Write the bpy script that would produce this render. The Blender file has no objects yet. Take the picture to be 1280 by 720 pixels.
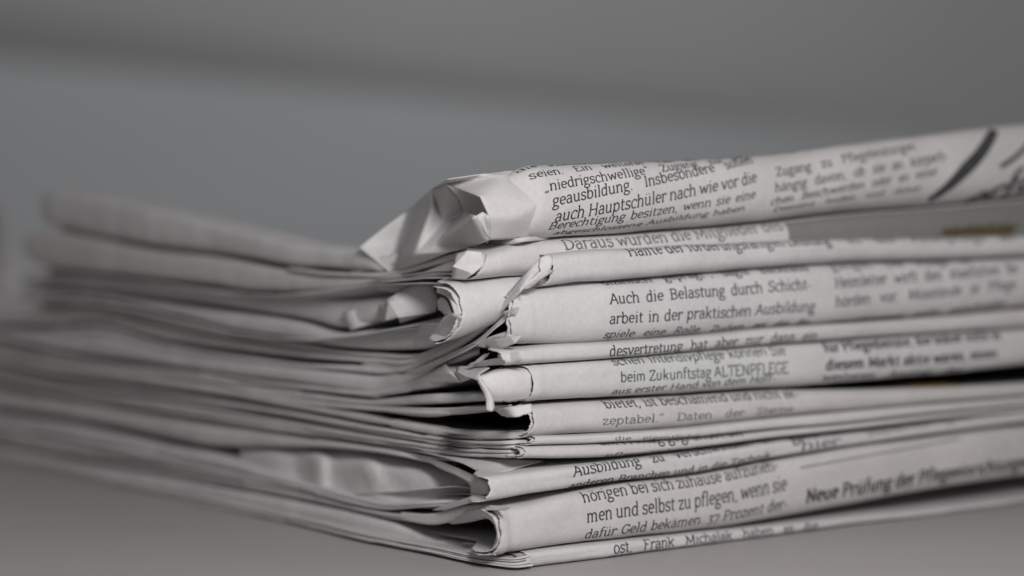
import bpy, bmesh, math, random
import numpy as np
from mathutils import Vector, noise as mnoise

MM = 0.001
scene = bpy.context.scene
C = scene.collection

# ------------------------------------------------------------------ camera
# world in metres; the near bottom corner of the stack is the origin, z = 0 is the table
F_PX = 2850.0                       # focal length in pixels of a 1280 px wide picture
PITCH = math.atan((360 - 232) / F_PX)
YAW = math.radians(37.4)            # direction of the spines (right face) seen from above
D0 = 300.0                          # mm, camera axis depth of the corner
RD = np.array([math.cos(YAW), math.sin(YAW), 0.0])       # along the spines, to the right and back
LD = np.array([-math.sin(YAW), math.cos(YAW), 0.0])      # along the left face, to the left and back
FWD = np.array([0, math.cos(PITCH), -math.sin(PITCH)])
UP = np.array([0, math.sin(PITCH), math.cos(PITCH)])
RT = np.array([1.0, 0, 0])
CAM = -(FWD * D0 + UP * (-(713 - 360) / F_PX * D0) + RT * ((650 - 640) / F_PX * D0))

cam_d = bpy.data.cameras.new('camera')
cam = bpy.data.objects.new('camera', cam_d)
C.objects.link(cam)
cam.location = [c * MM for c in CAM]
cam.rotation_euler = (math.pi / 2 - PITCH, 0, 0)
cam_d.sensor_width = 36
cam_d.lens = F_PX / 1280 * 36
cam_d.clip_start = 0.01
cam_d.clip_end = 20
cam_d.dof.use_dof = True
cam_d.dof.focus_distance = 0.3035
cam_d.dof.aperture_fstop = 10.5
scene.camera = cam

# ------------------------------------------------------------------ world, lamps, exposure
w = bpy.data.worlds.new('World')
scene.world = w
w.use_nodes = True
w.node_tree.nodes['Background'].inputs[0].default_value = (1.0, 0.965, 0.95, 1)
w.node_tree.nodes['Background'].inputs[1].default_value = 0.16


def area_light(name, loc, target, size, power, color):
    d = bpy.data.lights.new(name, 'AREA')
    d.shape = 'DISK'
    d.size = size * MM
    d.energy = power
    d.color = color
    o = bpy.data.objects.new(name, d)
    C.objects.link(o)
    o.location = [v * MM for v in loc]
    v = Vector(target) - Vector(loc)
    o.rotation_euler = v.to_track_quat('-Z', 'Y').to_euler()
    return o


area_light('flash_lamp', (45, -185, 120), (5, 0, 22), 55, 0.375, (1.0, 0.985, 0.975))
area_light('wall_fill', (-100, 1000, 900), (-50, 1600, 150), 400, 2.7, (0.93, 0.97, 1.0))  # unseen area light added to brighten the wall behind the stack

scene.view_settings.view_transform = 'Standard'
scene.view_settings.look = 'None'
scene.view_settings.gamma = 1
scene.view_settings.exposure = 0.0
scene.cycles.max_bounces = 8
scene.cycles.diffuse_bounces = 5


# ------------------------------------------------------------------ helpers
def ray(x, y):
    return FWD + RT * ((x - 640) / F_PX) + UP * ((360 - y) / F_PX)


def RP(x, y, off=0.0):              # pixel -> (R, z) on the spine plane L = off
    d = ray(x, y)
    t = (off - CAM @ LD) / (d @ LD)
    p = CAM + d * t
    return p @ RD, p[2]


def LP(x, y, off=0.0):              # pixel -> (L, z) on the left face plane R = off
    d = ray(x, y)
    t = (off - CAM @ RD) / (d @ RD)
    p = CAM + d * t
    return p @ LD, p[2]


def P3(R, L, z):
    return RD * R + LD * L + np.array([0, 0, z])


def depth0(x):                      # axis depth of the stack's front at a picture column
    if x < 650:
        R, L = 0.0, LP(x, 600)[0]
    else:
        R, L = RP(x, 600)[0], 0.0
    return (P3(R, L, 0) - CAM) @ FWD


def PX(x, y, off=0.0, plane=None):  # a point on the front of the stack, off mm further back
    if plane == 'd':                # off is the axis depth itself
        return CAM + ray(x, y) * off
    if plane:                       # on the spine plane continued to the left
        R, z = RP(x, y, off)
        return P3(R, off, z)
    return CAM + ray(x, y) * (depth0(x) + off)


def proj(p):
    v = np.asarray(p) - CAM
    t = v @ FWD
    return 640 + F_PX * (v @ RT) / t, 360 - F_PX * (v @ UP) / t


def nz(x, y=0.0, z=0.0):
    return mnoise.noise(Vector((float(x), float(y), float(z))))


def sstep(t):
    t = min(1.0, max(0.0, t))
    return t * t * (3 - 2 * t)


def crom(pts, n):                   # Catmull-Rom through rows of pts, resampled to n
    pts = np.asarray(pts, float)
    if len(pts) == 1:
        return np.repeat(pts, n, 0)
    seg = np.sqrt(((pts[1:] - pts[:-1]) ** 2).sum(1)) ** 0.5 + 1e-6
    t = np.concatenate([[0], np.cumsum(seg)])
    m = np.zeros_like(pts)
    for i in range(len(pts)):
        if i == 0:
            m[i] = (pts[1] - pts[0]) / (t[1] - t[0])
        elif i == len(pts) - 1:
            m[i] = (pts[-1] - pts[-2]) / (t[-1] - t[-2])
        else:
            a, b = t[i] - t[i - 1], t[i + 1] - t[i]
            m[i] = ((pts[i] - pts[i - 1]) / a * b + (pts[i + 1] - pts[i]) / b * a) / (a + b)
    out = []
    for s in np.linspace(0, t[-1], n):
        i = min(len(pts) - 2, max(0, int(np.searchsorted(t, s, 'right')) - 1))
        h = t[i + 1] - t[i]
        u = (s - t[i]) / h
        out.append((2 * u**3 - 3 * u**2 + 1) * pts[i] + (u**3 - 2 * u**2 + u) * h * m[i]
                   + (-2 * u**3 + 3 * u**2) * pts[i + 1] + (u**3 - u**2) * h * m[i + 1])
    return np.array(out)


def mesh_obj(name, verts, faces, mats, parent=None, smooth=True, fmat=None):
    me = bpy.data.meshes.new(name)
    me.from_pydata([[c * MM for c in v] for v in verts], [], faces)
    for m in (mats if isinstance(mats, (list, tuple)) else [mats]):
        me.materials.append(m)
    if smooth:
        me.polygons.foreach_set('use_smooth', [True] * len(me.polygons))
    if fmat is not None:
        me.polygons.foreach_set('material_index', fmat)
    me.update()
    o = bpy.data.objects.new(name, me)
    C.objects.link(o)
    if parent is not None:
        o.parent = parent
    return o


def grid_faces(nr, nc):
    return [(r * nc + c, r * nc + c + 1, (r + 1) * nc + c + 1, (r + 1) * nc + c)
            for r in range(nr - 1) for c in range(nc - 1)]


def solidify(o, th, offset=0.0):
    m = o.modifiers.new('thickness', 'SOLIDIFY')
    m.thickness = th * MM
    m.offset = offset
    return o


# ------------------------------------------------------------------ materials
def new_mat(name):
    m = bpy.data.materials.new(name)
    m.use_nodes = True
    nt = m.node_tree
    b = nt.nodes['Principled BSDF']
    return m, nt, b


def paper_mat(name, col, warm=0.0):
    m, nt, b = new_mat(name)
    b.inputs['Roughness'].default_value = 0.85
    b.inputs['Specular IOR Level'].default_value = 0.25
    tc = nt.nodes.new('ShaderNodeTexCoord')
    n1 = nt.nodes.new('ShaderNodeTexNoise')
    n1.inputs['Scale'].default_value = 90
    n1.inputs['Detail'].default_value = 4
    n2 = nt.nodes.new('ShaderNodeTexNoise')       # fibre speckle
    n2.inputs['Scale'].default_value = 1500
    n2.inputs['Detail'].default_value = 3
    mp = nt.nodes.new('ShaderNodeMapping')
    mp.inputs['Scale'].default_value = (1, 1, 1)
    nt.links.new(tc.outputs['Object'], mp.inputs[0])
    nt.links.new(mp.outputs[0], n1.inputs['Vector'])
    nt.links.new(mp.outputs[0], n2.inputs['Vector'])
    r1 = nt.nodes.new('ShaderNodeMapRange')
    r1.inputs['From Min'].default_value = 0.3
    r1.inputs['From Max'].default_value = 0.7
    r1.inputs['To Min'].default_value = 0.93
    r1.inputs['To Max'].default_value = 1.04
    nt.links.new(n1.outputs[0], r1.inputs[0])
    r2 = nt.nodes.new('ShaderNodeMapRange')
    r2.inputs['From Min'].default_value = 0.3
    r2.inputs['From Max'].default_value = 0.7
    r2.inputs['To Min'].default_value = 0.95
    r2.inputs['To Max'].default_value = 1.04
    nt.links.new(n2.outputs[0], r2.inputs[0])
    mu = nt.nodes.new('ShaderNodeMath')
    mu.operation = 'MULTIPLY'
    nt.links.new(r1.outputs[0], mu.inputs[0])
    nt.links.new(r2.outputs[0], mu.inputs[1])
    vm = nt.nodes.new('ShaderNodeVectorMath')
    vm.operation = 'SCALE'
    vm.inputs[0].default_value = col
    nt.links.new(mu.outputs[0], vm.inputs['Scale'])
    nt.links.new(vm.outputs[0], b.inputs['Base Color'])
    bp = nt.nodes.new('ShaderNodeBump')
    bp.inputs['Strength'].default_value = 0.25
    bp.inputs['Distance'].default_value = 0.00006
    n3 = nt.nodes.new('ShaderNodeTexNoise')
    n3.inputs['Scale'].default_value = 700
    n3.inputs['Detail'].default_value = 5
    nt.links.new(mp.outputs[0], n3.inputs['Vector'])
    nt.links.new(n3.outputs[0], bp.inputs['Height'])
    n4 = nt.nodes.new('ShaderNodeTexNoise')        # handling dents
    n4.inputs['Scale'].default_value = 160
    n4.inputs['Detail'].default_value = 2
    nt.links.new(mp.outputs[0], n4.inputs['Vector'])
    bp2 = nt.nodes.new('ShaderNodeBump')
    bp2.inputs['Strength'].default_value = 0.35
    bp2.inputs['Distance'].default_value = 0.0005
    nt.links.new(n4.outputs[0], bp2.inputs['Height'])
    nt.links.new(bp.outputs[0], bp2.inputs['Normal'])
    nt.links.new(bp2.outputs[0], b.inputs['Normal'])
    return m


def ink_mat(name, col, lo=0.8, hi=2.2):
    m, nt, b = new_mat(name)
    b.inputs['Roughness'].default_value = 0.7
    b.inputs['Specular IOR Level'].default_value = 0.2
    tc = nt.nodes.new('ShaderNodeTexCoord')
    n = nt.nodes.new('ShaderNodeTexNoise')
    n.inputs['Scale'].default_value = 2600
    n.inputs['Detail'].default_value = 2
    nt.links.new(tc.outputs['Object'], n.inputs['Vector'])
    r = nt.nodes.new('ShaderNodeMapRange')
    r.inputs['From Min'].default_value = 0.35
    r.inputs['From Max'].default_value = 0.75
    r.inputs['To Min'].default_value = lo
    r.inputs['To Max'].default_value = hi
    nt.links.new(n.outputs[0], r.inputs[0])
    vm = nt.nodes.new('ShaderNodeVectorMath')
    vm.operation = 'SCALE'
    vm.inputs[0].default_value = col
    nt.links.new(r.outputs[0], vm.inputs['Scale'])
    nt.links.new(vm.outputs[0], b.inputs['Base Color'])
    return m


PAPER = [paper_mat('newsprint_grey', (0.61, 0.588, 0.592)),
         paper_mat('newsprint_cool', (0.62, 0.61, 0.617)),
         paper_mat('newsprint_warm', (0.60, 0.578, 0.568))]
TORN = paper_mat('torn_fibre', (0.66, 0.64, 0.63))
INK = ink_mat('black_ink', (0.044, 0.046, 0.048))
INK_G = ink_mat('green_ink', (0.060, 0.085, 0.072))
INK_S = ink_mat('grey_ink', (0.13, 0.135, 0.135))
ROLL_SHADE = ink_mat('painted_roll_shade', (0.23, 0.225, 0.22), 0.93, 1.07)
INK_Y = ink_mat('ochre_ink', (0.30, 0.20, 0.07))
INK_R = ink_mat('red_ink', (0.35, 0.07, 0.08))
INK_O = ink_mat('olive_ink', (0.085, 0.068, 0.035))


# ------------------------------------------------------------------ a slab serif alphabet of strokes
def A(cx, cy, rx, ry, a0, a1, n=None):
    n = n or max(4, int(abs(a1 - a0) / 24))
    return [(cx + rx * math.cos(math.radians(a0 + (a1 - a0) * i / n)),
             cy + ry * math.sin(math.radians(a0 + (a1 - a0) * i / n))) for i in range(n + 1)]


def Ln(*p):
    return [(p[i], p[i + 1]) for i in range(0, len(p), 2)]


def serif(x, y, a=0.07, b=0.07):
    return Ln(x - a, y, x + b, y)


def dot(x, y, s=0.05):
    return Ln(x - s, y, x + s, y, ) + []


X = 0.5
G = {}
G[' '] = (0.22, [])
G['a'] = (0.46, [A(.21, .35, .13, .135, 165, 0) + Ln(.34, .35, .34, .04), Ln(.34, .03, .42, .03), Ln(.34, .29, .2, .28) + A(.19, .15, .13, .13, 90, 290) + Ln(.34, .1)])
G['b'] = (0.50, [Ln(.1, .72, .1, .02), Ln(.02, .71, .1, .71), A(.26, .25, .165, .235, 160, -160)])
G['c'] = (0.43, [A(.25, .25, .19, .24, 50, 310), Ln(.38, .47, .38, .36)])
G['d'] = (0.51, [Ln(.38, .72, .38, .03), Ln(.3, .71, .38, .71), Ln(.38, .03, .47, .03), A(.23, .25, .165, .235, 20, 340)])
G['e'] = (0.45, [Ln(.08, .27, .40, .27) + A(.235, .26, .17, .22, 0, 315)])
G['f'] = (0.32, [Ln(.13, .02, .13, .56) + A(.26, .57, .13, .15, 180, 50), Ln(.03, .47, .29, .47), serif(.13, .03)])
G['g'] = (0.46, [A(.22, .34, .145, .145, 0, 360), A(.22, -.1, .19, .115, 0, 360), Ln(.13, .22, .08, .13, .13, .05, .3, .01), Ln(.32, .43, .44, .47)])
G['h'] = (0.53, [Ln(.1, .72, .1, .03), Ln(.02, .71, .1, .71), A(.26, .32, .145, .16, 165, 0) + Ln(.405, .03), serif(.1, .03), serif(.405, .03)])
G['i'] = (0.26, [Ln(.13, .48, .13, .03), Ln(.04, .47, .13, .47), serif(.13, .03), Ln(.085, .66, .175, .66)])
G['j'] = (0.26, [Ln(.14, .48, .14, -.08) + A(.03, -.08, .11, .11, 0, -100), Ln(.05, .47, .14, .47), Ln(.095, .66, .185, .66)])
G['k'] = (0.50, [Ln(.1, .72, .1, .03), Ln(.02, .71, .1, .71), Ln(.4, .46, .13, .23), Ln(.2, .29, .41, .03), serif(.1, .03), serif(.41, .03, .06), serif(.39, .47)])
G['l'] = (0.26, [Ln(.13, .72, .13, .03), Ln(.04, .71, .13, .71), serif(.13, .03)])
G['m'] = (0.79, [Ln(.1, .48, .1, .03), Ln(.02, .47, .1, .47), A(.24, .32, .135, .16, 165, 0) + Ln(.375, .03), A(.51, .32, .135, .16, 165, 0) + Ln(.65, .03), serif(.1, .03), serif(.375, .03), serif(.65, .03)])
G['n'] = (0.53, [Ln(.1, .48, .1, .03), Ln(.02, .47, .1, .47), A(.26, .32, .145, .16, 165, 0) + Ln(.405, .03), serif(.1, .03), serif(.405, .03)])
G['o'] = (0.48, [A(.24, .25, .175, .235, 90, 450)])
G['p'] = (0.51, [Ln(.1, .48, .1, -.2), Ln(.02, .47, .1, .47), serif(.1, -.2), A(.265, .25, .165, .235, 160, -160)])
G['q'] = (0.50, [Ln(.38, .48, .38, -.2), serif(.38, -.2), A(.23, .25, .165, .235, 20, 340)])
G['r'] = (0.37, [Ln(.1, .48, .1, .03), Ln(.02, .47, .1, .47), serif(.1, .03), A(.26, .3, .15, .18, 165, 60), Ln(.34, .47, .34, .38)])
G['s'] = (0.40, [Ln(.33, .39) + A(.2, .37, .13, .11, 20, 250) + A(.2, .13, .14, .115, 70, -160), Ln(.33, .47, .33, .38), Ln(.06, .03, .06, .12)])
G['t'] = (0.33, [Ln(.13, .62, .13, .14) + A(.24, .14, .11, .115, 180, 300), Ln(.03, .47, .29, .47)])
G['u'] = (0.53, [Ln(.1, .48, .1, .18) + A(.245, .18, .145, .155, 180, 345), Ln(.39, .48, .39, .03), Ln(.02, .47, .1, .47), Ln(.31, .47, .39, .47), Ln(.39, .03, .48, .03)])
G['v'] = (0.47, [Ln(.07, .47, .235, .03, .40, .47), serif(.07, .47), serif(.40, .47)])
G['w'] = (0.70, [Ln(.07, .47, .21, .03, .35, .44, .49, .03, .63, .47), serif(.07, .47), serif(.63, .47)])
G['x'] = (0.47, [Ln(.08, .47, .39, .03), Ln(.39, .47, .08, .03), serif(.08, .47, .05), serif(.39, .03, .05), serif(.08, .03, .05), serif(.39, .47, .05)])
G['y'] = (0.47, [Ln(.07, .47, .235, .05), Ln(.40, .47, .2, -.1, .12, -.19, .03, -.19), serif(.07, .47), serif(.40, .47)])
G['z'] = (0.42, [Ln(.06, .38, .06, .47, .36, .47, .06, .03, .37, .03, .37, .12)])
G['ä'] = (0.46, G['a'][1] + [Ln(.1, .64, .17, .64), Ln(.27, .64, .34, .64)])
G['ö'] = (0.48, G['o'][1] + [Ln(.11, .64, .18, .64), Ln(.30, .64, .37, .64)])
G['ü'] = (0.53, G['u'][1] + [Ln(.12, .64, .19, .64), Ln(.31, .64, .38, .64)])
G['ß'] = (0.50, [Ln(.1, .02, .1, .55) + A(.23, .56, .13, .14, 180, -60) + A(.27, .18, .16, .17, 80, -130)])
G['A'] = (0.62, [Ln(.06, .03, .31, .67, .56, .03), Ln(.16, .25, .46, .25), serif(.06, .03), serif(.56, .03)])
G['B'] = (0.56, [Ln(.12, .66, .12, .03), Ln(.04, .66, .28, .66) + A(.28, .51, .17, .15, 90, -90) + Ln(.12, .36), Ln(.28, .36) + A(.28, .195, .20, .165, 90, -90) + Ln(.04, .03)])
G['D'] = (0.64, [Ln(.12, .66, .12, .03), Ln(.04, .66, .26, .66) + A(.26, .345, .30, .315, 90, -90) + Ln(.04, .03)])
G['E'] = (0.53, [Ln(.12, .66, .12, .03), Ln(.04, .66, .46, .66, .46, .56), Ln(.04, .03, .48, .03, .48, .14), Ln(.12, .36, .36, .36)])
G['F'] = (0.50, [Ln(.12, .66, .12, .03), Ln(.04, .66, .45, .66, .45, .56), Ln(.12, .36, .35, .36), serif(.12, .03)])
G['G'] = (0.64, [A(.34, .345, .26, .32, 45, 340) + Ln(.58, .3, .42, .3), Ln(.54, .67, .54, .52)])
G['H'] = (0.68, [Ln(.13, .66, .13, .03), Ln(.55, .66, .55, .03), Ln(.13, .36, .55, .36), serif(.13, .03), serif(.55, .03), serif(.13, .66), serif(.55, .66)])
G['I'] = (0.30, [Ln(.15, .66, .15, .03), serif(.15, .03, .08, .08), serif(.15, .66, .08, .08)])
G['K'] = (0.62, [Ln(.13, .66, .13, .03), Ln(.5, .65, .15, .3), Ln(.26, .4, .54, .03), serif(.13, .03), serif(.13, .66), serif(.5, .66), serif(.54, .03)])
G['L'] = (0.51, [Ln(.12, .66, .12, .03), serif(.12, .66), Ln(.04, .03, .46, .03, .46, .15)])
G['M'] = (0.80, [Ln(.12, .03, .14, .66, .4, .1, .66, .66, .68, .03), serif(.12, .03), serif(.68, .03), serif(.12, .66, .06, .02), serif(.68, .66, .02, .06)])
G['N'] = (0.68, [Ln(.13, .03, .13, .66, .55, .03, .55, .66), serif(.13, .03), serif(.55, .66), serif(.11, .66, .06, .02)])
G['P'] = (0.54, [Ln(.12, .66, .12, .03), Ln(.04, .66, .28, .66) + A(.28, .49, .19, .17, 90, -90) + Ln(.12, .32), serif(.12, .03)])
G['R'] = (0.60, [Ln(.12, .66, .12, .03), Ln(.04, .66, .28, .66) + A(.28, .5, .18, .16, 90, -90) + Ln(.12, .34), Ln(.28, .34, .5, .03), serif(.12, .03), serif(.51, .03)])
G['S'] = (0.50, [A(.25, .51, .17, .155, 25, 250) + A(.25, .19, .18, .165, 70, -160), Ln(.43, .67, .43, .54), Ln(.06, .02, .06, .16)])
G['T'] = (0.58, [Ln(.29, .66, .29, .03), Ln(.05, .55, .05, .66, .53, .66, .53, .55), serif(.29, .03)])
G['U'] = (0.66, [Ln(.13, .66, .13, .25) + A(.335, .25, .205, .23, 180, 360) + Ln(.54, .66), serif(.13, .66), serif(.54, .66)])
G['V'] = (0.62, [Ln(.07, .66, .31, .03, .55, .66), serif(.07, .66), serif(.55, .66)])
G['W'] = (0.88, [Ln(.07, .66, .25, .03, .44, .62, .63, .03, .81, .66), serif(.07, .66), serif(.81, .66)])
G['Z'] = (0.54, [Ln(.08, .54, .08, .66, .47, .66, .07, .03, .48, .03, .48, .15)])
G['0'] = (0.5, [A(.25, .34, .18, .31, 90, 450)])
G['3'] = (0.46, [Ln(.08, .47, .38, .47, .19, .21) + A(.2, .04, .18, .17, 90, -140)])
G['7'] = (0.46, [Ln(.06, .38, .06, .47, .4, .47, .17, -.15)])
G['.'] = (0.22, [Ln(.07, .05, .16, .05)])
G[','] = (0.22, [Ln(.13, .06, .12, -.02, .07, -.1)])
G['-'] = (0.30, [Ln(.05, .23, .25, .23)])
G['„'] = (0.38, [Ln(.13, .06, .12, -.02, .07, -.1), Ln(.27, .06, .26, -.02, .21, -.1)])
G['“'] = (0.38, [Ln(.15, .7, .1, .63, .1, .55), Ln(.29, .7, .24, .63, .24, .55)])


def text_strokes(text, bold, sans=0, want=0.0):
    """strokes of one line in em units: list of (points, width of stems, width of hairlines); natural width"""
    st, x = [], 0.0
    nat = sum(G[ch][0] + (0.02 if bold else 0.0) for ch in text)
    gaps = max(1, text.count(' '))
    extra = min(max(0.0, want - nat), 0.62 * gaps) / gaps if want else 0.0
    for ch in text:
        adv, strokes = G[ch]
        if ch == ' ':
            adv += extra
        for s in strokes:
            if sans and ch not in 'ijäöü-.,' and len(s) == 2 and s[0][1] == s[1][1] and abs(s[0][0] - s[1][0]) < .19 and round(s[0][1], 2) in (.03, .47, .66, .71, -.2):
                continue
            st.append([(px + x, py) for px, py in s])
        x += adv + (0.02 if bold else 0.0)
    return st, x


def stroke_ribbons(pts, wv, wh):
    """a polyline of the alphabet as left / right outline pairs"""
    pts = [p for i, p in enumerate(pts) if i == 0 or abs(p[0] - pts[i - 1][0]) + abs(p[1] - pts[i - 1][1]) > 1e-5]
    out = []
    # refine long pieces so that the ribbon follows the bent paper
    fine = [pts[0]]
    for a, b in zip(pts, pts[1:]):
        k = max(1, int(math.hypot(b[0] - a[0], b[1] - a[1]) / 0.055))
        for i in range(1, k + 1):
            fine.append((a[0] + (b[0] - a[0]) * i / k, a[1] + (b[1] - a[1]) * i / k))
    n = len(fine)
    for i, p in enumerate(fine):
        a, b = fine[max(0, i - 1)], fine[min(n - 1, i + 1)]
        dx, dy = b[0] - a[0], b[1] - a[1]
        l = math.hypot(dx, dy) or 1
        dx, dy = dx / l, dy / l
        wd = (wh + (wv - wh) * abs(dy)) / 2
        out.append(((p[0] - dy * wd, p[1] + dx * wd), (p[0] + dy * wd, p[1] - dx * wd)))
    return out


# ------------------------------------------------------------------ the paper of a fold facing right (the spine side)
R_FAR = 185.0
L_BACK = 132.0


class Spine:
    """a sheet folded over, its nose on the right face; S(R, w): w = 1 top of the nose, -1 its bottom, beyond = leaves"""

    def __init__(s, rows, nose=0.0, depth=4.0, power=2.5, start=None, seed=0, ltop=None, lbot=None,
                 rough=1.0, creases=(), inset=0.0, lean=0.0):
        s.nose, s.depth, s.power, s.seed, s.rough, s.creases = nose, depth, power, seed, rough, creases
        s.ltop, s.lbot = ltop, lbot
        k = []
        for x, yt, yb in rows:
            Rt, zt = RP(x, yt, nose + depth * 0.75)
            Rb, zb = RP(x, yb, nose + depth * 0.35)
            k.append(((Rt + Rb) / 2, max(zt - inset, 0.6), max(zb + inset, 0.12)))
        k = np.array(k)
        a, b = k[-2], k[-1]
        sl = (b - a) / (b[0] - a[0])
        far = b + sl * 0.55 * (R_FAR - b[0])
        far[0] = R_FAR
        far[2] = max(far[2], 0.12)
        k = np.vstack([k, [far]])
        a, b = k[0], k[1]
        near = a - (b - a) / (b[0] - a[0]) * 14 * 0.6
        near[0] = a[0] - 14
        near[2] = max(near[2], 0.12)
        k = np.vstack([[near], k])
        s.k = k
        s.fine = crom(k, 400)
        # torn left end: R at w = 1, 0, -1
        xs = start
        ym = [(rows[0][1]), (rows[0][1] + rows[0][2]) / 2, rows[0][2]]
        s.r0 = [RP(xs[i], ym[i], nose)[0] for i in range(3)]

    def zz(s, R):
        return np.interp(R, s.fine[:, 0], s.fine[:, 1]), np.interp(R, s.fine[:, 0], s.fine[:, 2])

    def redge(s, w):
        a = max(-1, min(1, w))
        r = np.interp(a, [-1, 0, 1], [s.r0[2], s.r0[1], s.r0[0]])
        r += s.jag * (0.28 * nz(w * 5, s.seed * 7.1) + 0.18 * nz(w * 19, s.seed * 3.3) + 0.1 * nz(w * 50, s.seed))
        if abs(w) > 1:
            t = (abs(w) - 1) * L_BACK
            r += s.hide * sstep(t / 9) if s.lefthide else 0
        return r

    lefthide = True
    sag = (0.0, 0.0)
    hide = 6.5
    slope = 0.0
    dive = False
    jag = 1.0
    drop = 55.0

    def nose_pt(s, R, w):
        zt, zb = s.zz(R)
        zm, hh = (zt + zb) / 2, (zt - zb) / 2
        th = w * math.pi / 2
        c, sn = math.cos(th), math.sin(th)
        p = s.power + (0.5 if w > 0 else 0.0)
        c = max(c, 0)
        r = (c ** p + abs(sn) ** p) ** (-1 / p)
        L = s.nose + s.slope * max(0, R - 25) + s.depth * (0.8 if w > 0 else 1.0) * (1 - r * c)
        z = zm + hh * r * sn
        am = s.rough * (0.30 * nz(R * 0.05, w * .8, s.seed) + 0.13 * nz(R * .16 + 5, w * 1.3, s.seed + 3.3)
                        + 0.05 * nz(R * .6, w * 3, s.seed + 8.1))
        if s.dive and w > 0:            # tucks under the sheet that covers its end
            z -= 1.3 * w * math.exp(-((R - s.r0[0]) / 1.1) ** 2)
        for rc, ww, a, sl in s.creases:
            q = (R - rc - sl * w) / ww
            am += a * math.exp(-q * q)
        L -= am * (0.3 + 0.7 * c)
        z += 0.5 * am * sn * min(1, hh / 2)
        return L, z

    def S(s, R, w):
        if abs(w) <= 1:
            L, z = s.nose_pt(R, w)
        else:
            t = (abs(w) - 1) * L_BACK
            L1, z1 = s.nose_pt(R, math.copysign(1, w))
            L = L1 + t
            tab = s.ltop if w > 0 else s.lbot
            z = z1
            if tab is not None:
                zl = np.interp(L, tab[:, 0], tab[:, 1])
                z = z1 + (zl - s.sag[0 if w > 0 else 1] * sstep((R + 1) / 20) - z1) * sstep(t / s.drop)
            z += 0.25 * nz(R * .03, t * .05, s.seed + (5 if w > 0 else 9)) * sstep(t / 10)
            z = max(z, 0.1)
        return P3(R, L, z)

    def normal(s, R, w):
        e = 0.02
        du = s.S(R + .1, w) - s.S(R - .1, w)
        dv = s.S(R, w + e) - s.S(R, w - e)
        n = np.cross(du, dv)
        n = n / (np.linalg.norm(n) + 1e-12)
        q = max(-1, min(1, w)) * math.pi / 2
        return n if n @ (-LD * math.cos(q) + np.array([0, 0, math.sin(q)])) > 0 else -n

    def build(s, name, mat, parent, th=0.11):
        ws = list(np.linspace(-2, -1.1, 10)) + list(-1 - np.array([.06, .035, .015])) + list(np.linspace(-1, 1, 61)) \
            + list(1 + np.array([.015, .035, .06])) + list(np.linspace(1.1, 2, 10))
        us = np.concatenate([np.linspace(0, .62, 230), np.linspace(.62, 1, 40)[1:]])
        nc = len(us)
        V = []
        for wv in ws:
            r0 = s.redge(wv)
            for u in us:
                V.append(s.S(r0 + (R_FAR - r0) * u, wv))
        o = mesh_obj(name, V, grid_faces(len(ws), nc), mat, parent)
        solidify(o, th)
        return o

    # ---- print
    def inv(s, x, y):
        """surface coordinates under a picture point"""
        best = None
        R, w = RP(x, y, s.nose + 1)[0], 0.0
        for it in range(40):
            # solve w for y at this R, then R for x
            wl = np.linspace(-1.0, 1.0, 121)
            ys = [proj(s.S(R, q)) for q in wl]
            i = int(np.argmin([abs(q[1] - y) for q in ys]))
            w = wl[i]
            ex = x - ys[i][0]
            R += ex / 9.0
            if abs(ex) < 0.2:
                break
        return R, w

    def arc_table(s, R):
        wl = np.linspace(-1.3, 1.3, 131)
        p = np.array([s.S(R, q) for q in wl])
        a = np.concatenate([[0], np.cumsum(np.linalg.norm(p[1:] - p[:-1], axis=1))])
        return wl, a

    def print_line(s, text, x0, y0, x1, y1, em=2.15, bold=0, buf=None, mi=0, lift=0.085, sans=0):
        Ra, wa = s.inv(x0, y0)
        Rb, wb = s.inv(x1, y1)
        st, width = text_strokes(text, bold, sans, (Rb - Ra) / (max(em, 2.1) * (1.13 if not bold else 1.2)))
        sx = (Rb - Ra) / width
        wl, arc = s.arc_table((Ra + Rb) / 2)
        aa, ab = np.interp(wa, wl, arc), np.interp(wb, wl, arc)
        wv, wh = (0.098, 0.074) if not bold else (0.165, 0.11)
        V, Fc, M = buf
        cache = {}

        def put(px, py):
            R = Ra + px * sx
            a = aa + (ab - aa) * (R - Ra) / (Rb - Ra) + py * em
            ww = np.interp(a, arc, wl)
            key = (round(px, 2), round(py, 2))
            if key not in cache:
                cache[key] = s.normal(R, ww)
            return s.S(R, ww) + cache[key] * lift
        for pts in st:
            rb = stroke_ribbons(pts, wv * em / max(sx, .5) if False else wv, wh)
            b = len(V)
            for l, r in rb:
                V.append(put(*l))
                V.append(put(*r))
            for i in range(len(rb) - 1):
                Fc.append((b + 2 * i, b + 2 * i + 1, b + 2 * i + 3, b + 2 * i + 2))
                M.append(mi)

    def print_poly(s, pts, width, buf, mi=0, lift=0.09, taper=None):
        """a thick printed line through picture points"""
        rw = [s.inv(*p) for p in pts]
        c = crom(rw, 40)
        V, Fc, M = buf
        b = len(V)
        P = [s.S(*q) for q in c]
        for i, q in enumerate(c):
            n = s.normal(*q)
            t = P[min(i + 1, 39)] - P[max(i - 1, 0)]
            sd = np.cross(n, t)
            sd /= np.linalg.norm(sd)
            wd = width / 2 * (taper(i / 39) if taper else 1)
            V.append(P[i] + n * lift + sd * wd)
            V.append(P[i] + n * lift - sd * wd)
        for i in range(39):
            Fc.append((b + 2 * i, b + 2 * i + 1, b + 2 * i + 3, b + 2 * i + 2))
            M.append(mi)

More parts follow.
